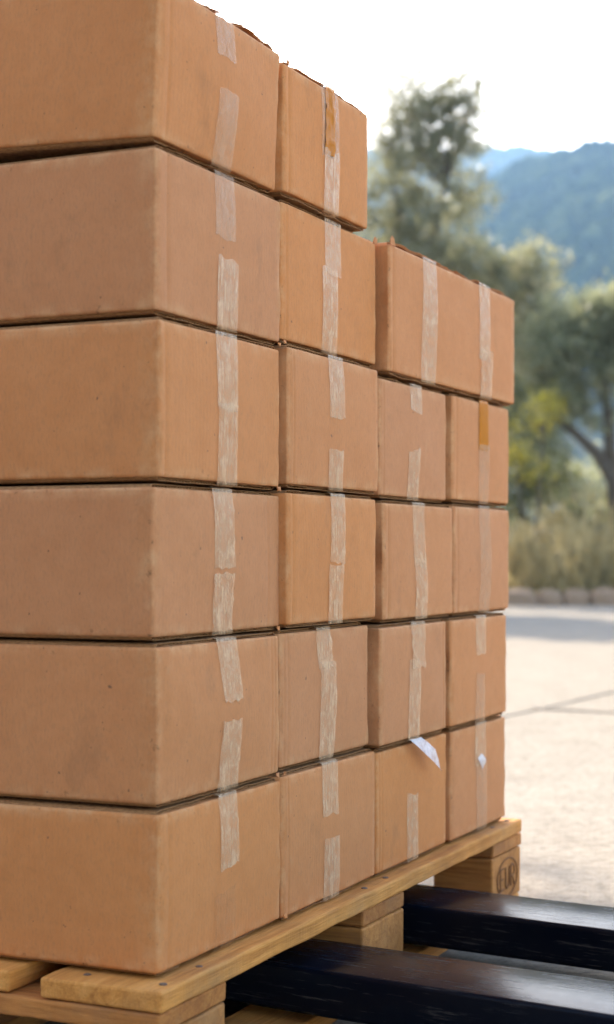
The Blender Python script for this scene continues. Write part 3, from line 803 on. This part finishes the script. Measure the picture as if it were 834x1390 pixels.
tree('distant_tree', 'hazy green tree standing farther back between the two olive trees', 48.0, 775,
     [[(775, 780, .16), (776, 740, .14), (778, 690, .1), (780, 650, .06)]],
     [(780, 650, 46, 40, 80), (740, 655, 36, 40, 60), (815, 665, 34, 40, 60)],
     M_OLIVE2, 16, leaf=0.16, per=18, twig=0.45, spread=0.1)

def added_shade_tree(name, label, base, h0, rad, n, seed):  # unseen tree added to throw the near ground into shade
    rg = np.random.default_rng(seed); bp = Vector(base)
    root = empty(name, bp); tag(root, label, 'tree')
    geo = [tube_path([(0, 0, 0), (0.1, -0.05, 1.2), (0.25, -0.1, h0*0.62)], [0.24, 0.19, 0.16], 12)]
    cen = []
    for k in range(30):
        d_ = rg.normal(size=3); d_ /= np.linalg.norm(d_); rr = rg.random()**0.4
        c = Vector((d_[0]*rr*rad+0.6, d_[1]*rr*rad-0.3, h0+d_[2]*rr*rad*0.55)); cen.append(c)
        geo.append(limb((0.25, -0.1, h0*0.62), c, 0.07, 0.012, rg, 0.15))
    vs, fs = join_geo(geo); link('trunk', mesh('trunk', vs, fs), M_BARK, root, True)
    P, T = [], []
    for c in cen:
        q = np.array(c)+rg.normal(size=(n//30, 3))*np.array([0.55, 0.55, 0.38])*rad/3.0
        P.append(q); T.append(np.clip(rg.normal(0.5, 0.25, len(q)), 0, 1))
    link('crown', leaf_mesh('crown', np.concatenate(P), 0.13, 0.4, rg, 0.2, np.concatenate(T)), M_OLIVE, root)
added_shade_tree('added_shade_tree', 'added unseen tree, put in to shade the ground beside the boxes', (-6.5, 10.9, -0.002), 7.2, 2.7, 80000, 31)

# dark shed added out of view to block sky light from the boxes
M_CLAD = mat_flat('added_shed_cladding', (0.045, 0.04, 0.034), 0.6, 3.0, 0.3)
M_CLAD2 = mat_flat('added_shed_door_paint', (0.06, 0.035, 0.025), 0.6, 3.0, 0.3)
M_ROOF = mat_flat('added_shed_roof', (0.10, 0.085, 0.075), 0.7, 3.0, 0.3)
sh = empty('added_shed', (-3.6, -5.6, 0)); tag(sh, 'added unseen dark shed that keeps sky light off the boxes', 'shed')
vs, fs = [], []
n_ = 176; X0_, X1_ = -4.4, 4.4
for i in range(n_+1):
    yy = 3.4+(0.03 if i % 4 in (1, 2) else 0.0); xx = X0_+(X1_-X0_)*i/n_
    vs += [(xx, yy, 0), (xx, yy, 4.2)]
for i in range(n_): fs.append((2*i, 2*i+1, 2*i+3, 2*i+2))
b0 = len(vs); vs += [(X0_, -3.4, 0), (X0_, -3.4, 4.2), (X1_, -3.4, 0), (X1_, -3.4, 4.2)]
fs += [(0, b0, b0+1, 1), (2*n_, 2*n_+1, b0+3, b0+2), (b0, b0+2, b0+3, b0+1)]
link('wall', mesh('wall', vs, fs), M_CLAD, sh)
link('roof', bevel_box('roof', -4.7, 4.7, -3.7, 3.8, 4.201, 4.36, 0.02, 2), M_ROOF, sh)
dr_ = link('door', bevel_box('door', -1.4, 1.6, 3.435, 3.49, 0.01, 3.1, 0.01, 2), M_CLAD2, sh)
link('handle', bevel_box('handle', 1.3, 1.34, 3.491, 3.53, 0.95, 1.25, 0.006, 2), M_STEEL, dr_)

# dry grass
rng = np.random.default_rng(3)
def blades(n, x0, x1, y0, y1, hmin, hmax):
    bx_ = rng.uniform(x0, x1, n); by = rng.uniform(y0, y1, n)
    patch = np.array([noise.noise(Vector((a*0.9, b*0.9, 2.0))) for a, b in zip(bx_, by)])
    keep = patch > -0.28; bx_, by, patch = bx_[keep], by[keep], patch[keep]; n = len(bx_)
    h = rng.uniform(hmin, hmax, n)*np.clip(0.75+1.3*patch, 0.25, 1.5)
    an = rng.uniform(0, 2*math.pi, n); wd = rng.uniform(0.006, 0.014, n); ln = h*rng.uniform(0.2, 0.95, n); dr = rng.uniform(0, 2*math.pi, n)
    v = np.empty((n, 4, 3)); z0 = -0.03
    dx, dy = np.cos(an)*wd, np.sin(an)*wd; tx, ty = np.cos(dr)*ln, np.sin(dr)*ln
    v[:, 0] = np.stack([bx_-dx, by-dy, np.full(n, z0)], 1); v[:, 1] = np.stack([bx_+dx, by+dy, np.full(n, z0)], 1)
    v[:, 2] = np.stack([bx_+tx+dx*0.4, by+ty+dy*0.4, h+z0], 1); v[:, 3] = np.stack([bx_+tx-dx*0.4, by+ty-dy*0.4, h+z0], 1)
    me = bpy.data.meshes.new('dry_grass')
    me.vertices.add(4*n); me.vertices.foreach_set('co', v.ravel())
    me.loops.add(4*n); me.loops.foreach_set('vertex_index', np.arange(4*n, dtype=np.int32))
    me.polygons.add(n); me.polygons.foreach_set('loop_start', np.arange(0, 4*n, 4, dtype=np.int32))
    me.update(calc_edges=True)
    at = me.attributes.new('tint', 'FLOAT', 'POINT'); at.data.foreach_set('value', np.repeat(np.clip(rng.normal(0.5, 0.25, n)+patch*0.3, 0, 1), 4))
    return me
gr = link('dry_grass', blades(30000, -3.5, 9.0, 19.3, 24.5, 0.3, 1.05), M_STRAW)
gr['kind'] = 'stuff'; gr['label'] = 'tall straw-coloured dry grass along the road edge'; gr['category'] = 'grass'

for k, (bxp, Zb, hs) in enumerate(((706, 20.1, 60), (752, 20.8, 80), (790, 19.9, 54), (826, 20.5, 74), (868, 20.2, 66))):
    yb = HY+F*HC/Zb
    tree('dry_brush', ['rounded straw-coloured brush by the road edge', 'tall pale dry brush under the yellow-green shrub', 'small dry brush in front of the olive trunk', 'tangled dry brush at the foot of the forked olive trunk', 'dry brush beyond the forked olive trunk'][k], Zb, bxp,
         [[(bxp, yb, .02), (bxp+3, yb-hs*0.5, .012), (bxp+4, yb-hs, .006)]],
         [(bxp-8, yb-hs*0.55, 24, hs*0.5, 70), (bxp+14, yb-hs*0.8, 22, hs*0.45, 60), (bxp+4, yb-hs*1.15, 18, hs*0.3, 34)],
         M_STRAW if k != 3 else M_DRYG, 40+k, cat='dry shrub', leaf=0.09, per=14, twig=0.25)

# rough stones along the road edge
ed = empty('stone_edging', (2.0, YF+0.25, -0.03))
tag(ed, 'low rough edging of reddish brown stones along the far road edge', 'kerb')
protos = []
for k in range(5):
    bm = bmesh.new(); bmesh.ops.create_icosphere(bm, subdivisions=2, radius=0.5)
    for v in bm.verts:
        q = v.co.copy()
        v.co = Vector((math.copysign(abs(q.x*2)**0.6/2, q.x), math.copysign(abs(q.y*2)**0.6/2, q.y), math.copysign(abs(q.z*2)**0.6/2, q.z)))
        v.co *= 1+0.16*noise.noise(q*3+Vector((k*7, 0, 0)))
    me = bpy.data.meshes.new('stone'); bm.to_mesh(me); bm.free(); me.materials.append(M_STONE); protos.append(me)
x = -4.5
while x < 7.5:
    L = rnd.uniform(0.28, 0.62)
    o = bpy.data.objects.new('stone', rnd.choice(protos)); COL.objects.link(o); o.parent = ed
    o.location = (x+L/2-2.0, rnd.uniform(-0.05, 0.08), 0.075); o.scale = (L*0.98, rnd.uniform(0.24, 0.34), rnd.uniform(0.20, 0.32)); o.rotation_euler = (0, 0, rnd.uniform(-0.15, 0.15))
    x += L*0.97

# ------------------------------------------------------------------ hills
def interp(xs, ys, x):
    return float(np.interp(x, xs, ys))
def hill(name, Y0, YR, Y1, prof, mat, nx=90, ny=46, amp=6.0, seed=0.0, X0=-420, X1=620):
    xs = [(q[0]-CX)/F*YR for q in prof]; hs = [HC+(HY-q[1])/F*YR for q in prof]
    def hz(X, Y):
        r = interp(xs, hs, X)
        if Y <= YR: f = (Y-Y0)/(YR-Y0); gq = 1-(1-max(0, f))**1.5
        else: f = (Y-YR)/(Y1-YR); gq = 1-0.6*f*f
        return r*gq + amp*gq*(nz(X*0.012+seed, Y*0.012)*1.6+nz(X*0.035+seed, Y*0.035)*0.7)*min(1, max(0.25, abs(Y-YR)/120)) - 0.6
    vs = [(X0+(X1-X0)*i/nx, Y0+(Y1-Y0)*j/ny, hz(X0+(X1-X0)*i/nx, Y0+(Y1-Y0)*j/ny)) for j in range(ny+1) for i in range(nx+1)]
    fs = [(j*(nx+1)+i, j*(nx+1)+i+1, (j+1)*(nx+1)+i+1, (j+1)*(nx+1)+i) for j in range(ny) for i in range(nx)]
    o = link(name, mesh(name, vs, fs), mat, None, True); o['kind'] = 'structure'
    return hz
HP0 = [(-700, 640), (-200, 520), (200, 430), (450, 345), (560, 300), (640, 262), (672, 242), (724, 226), (756, 216), (796, 207), (834, 199), (950, 176), (1150, 160), (1400, 190), (1900, 300)]
HP = [(a, b+30) for a, b in HP0]
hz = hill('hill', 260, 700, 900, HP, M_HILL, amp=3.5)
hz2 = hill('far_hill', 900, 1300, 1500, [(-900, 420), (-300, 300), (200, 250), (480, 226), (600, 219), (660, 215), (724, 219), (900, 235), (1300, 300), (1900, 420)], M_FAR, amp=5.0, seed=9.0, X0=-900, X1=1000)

def forest(name, label, hzf, n, X0, X1, Y0, Y1, rmin, rmax, seed):
    rg = np.random.default_rng(seed)
    bm = bmesh.new(); bmesh.ops.create_icosphere(bm, subdivisions=1, radius=1.0)
    bv = np.array([v.co[:] for v in bm.verts]); bf = np.array([[v.index for v in f.verts] for f in bm.faces]); bm.free()
    V_, T_ = [], []; pts = []
    while len(pts) < n:
        X, Y = rg.uniform(X0, X1), rg.uniform(Y0, Y1)
        if nz(X*0.022, Y*0.022, seed) + 0.5*nz(X*0.07, Y*0.07) < -0.22 and rg.random() < 0.85: continue
        pts.append((X, Y))
    for X, Y in pts:
        r = rg.uniform(rmin, rmax); s_ = r*np.array([1, 1, rg.uniform(0.8, 1.25)])
        V_.append(bv*s_*(1+rg.normal(0, 0.16, (len(bv), 1))) + np.array([X, Y, hzf(X, Y)+r*0.6]))
        T_.append(np.full(len(bv), np.clip(rg.normal(0.45, 0.28), 0, 1)))
    V_ = np.concatenate(V_); k = len(bv)
    Fc = (bf[None]+(np.arange(n)*k)[:, None, None]).reshape(-1, 3)
    me = bpy.data.meshes.new(name); nf = len(Fc)
    me.vertices.add(len(V_)); me.vertices.foreach_set('co', V_.ravel())
    me.loops.add(3*nf); me.loops.foreach_set('vertex_index', Fc.ravel().astype(np.int32))
    me.polygons.add(nf); me.polygons.foreach_set('loop_start', np.arange(0, 3*nf, 3, dtype=np.int32)); me.update(calc_edges=True)
    at = me.attributes.new('tint', 'FLOAT', 'POINT'); at.data.foreach_set('value', np.concatenate(T_))
    o = link(name, me, M_FOREST, None, True); o['kind'] = 'stuff'; o['label'] = label; o['category'] = 'forest'
forest('hillside_forest', 'dark wooded scrub covering the near hillside', hz, 8000, -40, 200, 330, 720, 2.4, 5.2, 21)
forest('far_forest', 'faint hazy woodland on the far ridge', hz2, 2200, -60, 300, 1050, 1320, 4.0, 8.0, 22)

# ------------------------------------------------------------------ haze
ZT = 330.0
hv = [(x, y, z) for x in (-1400, 1400) for y in (-150, 1600) for z in (-6.0, ZT)]
hme = mesh('haze', hv, [(0,1,3,2),(4,6,7,5),(0,4,5,1),(2,3,7,6),(0,2,6,4),(1,5,7,3)])
hm = bpy.data.materials.new('haze_air'); hm.use_nodes = True; t = hm.node_tree; t.nodes.clear()
ou = t.nodes.new('ShaderNodeOutputMaterial'); pv = t.nodes.new('ShaderNodeVolumePrincipled')
pv.inputs['Color'].default_value = (0.36, 0.62, 1.0, 1); pv.inputs['Density'].default_value = 0.00026; pv.inputs['Anisotropy'].default_value = 0.2
t.links.new(pv.outputs[0], ou.inputs['Volume'])
ho = link('haze', hme, hm); ho['kind'] = 'stuff'; ho['label'] = 'thin bluish haze filling the valley air'; ho['category'] = 'haze'
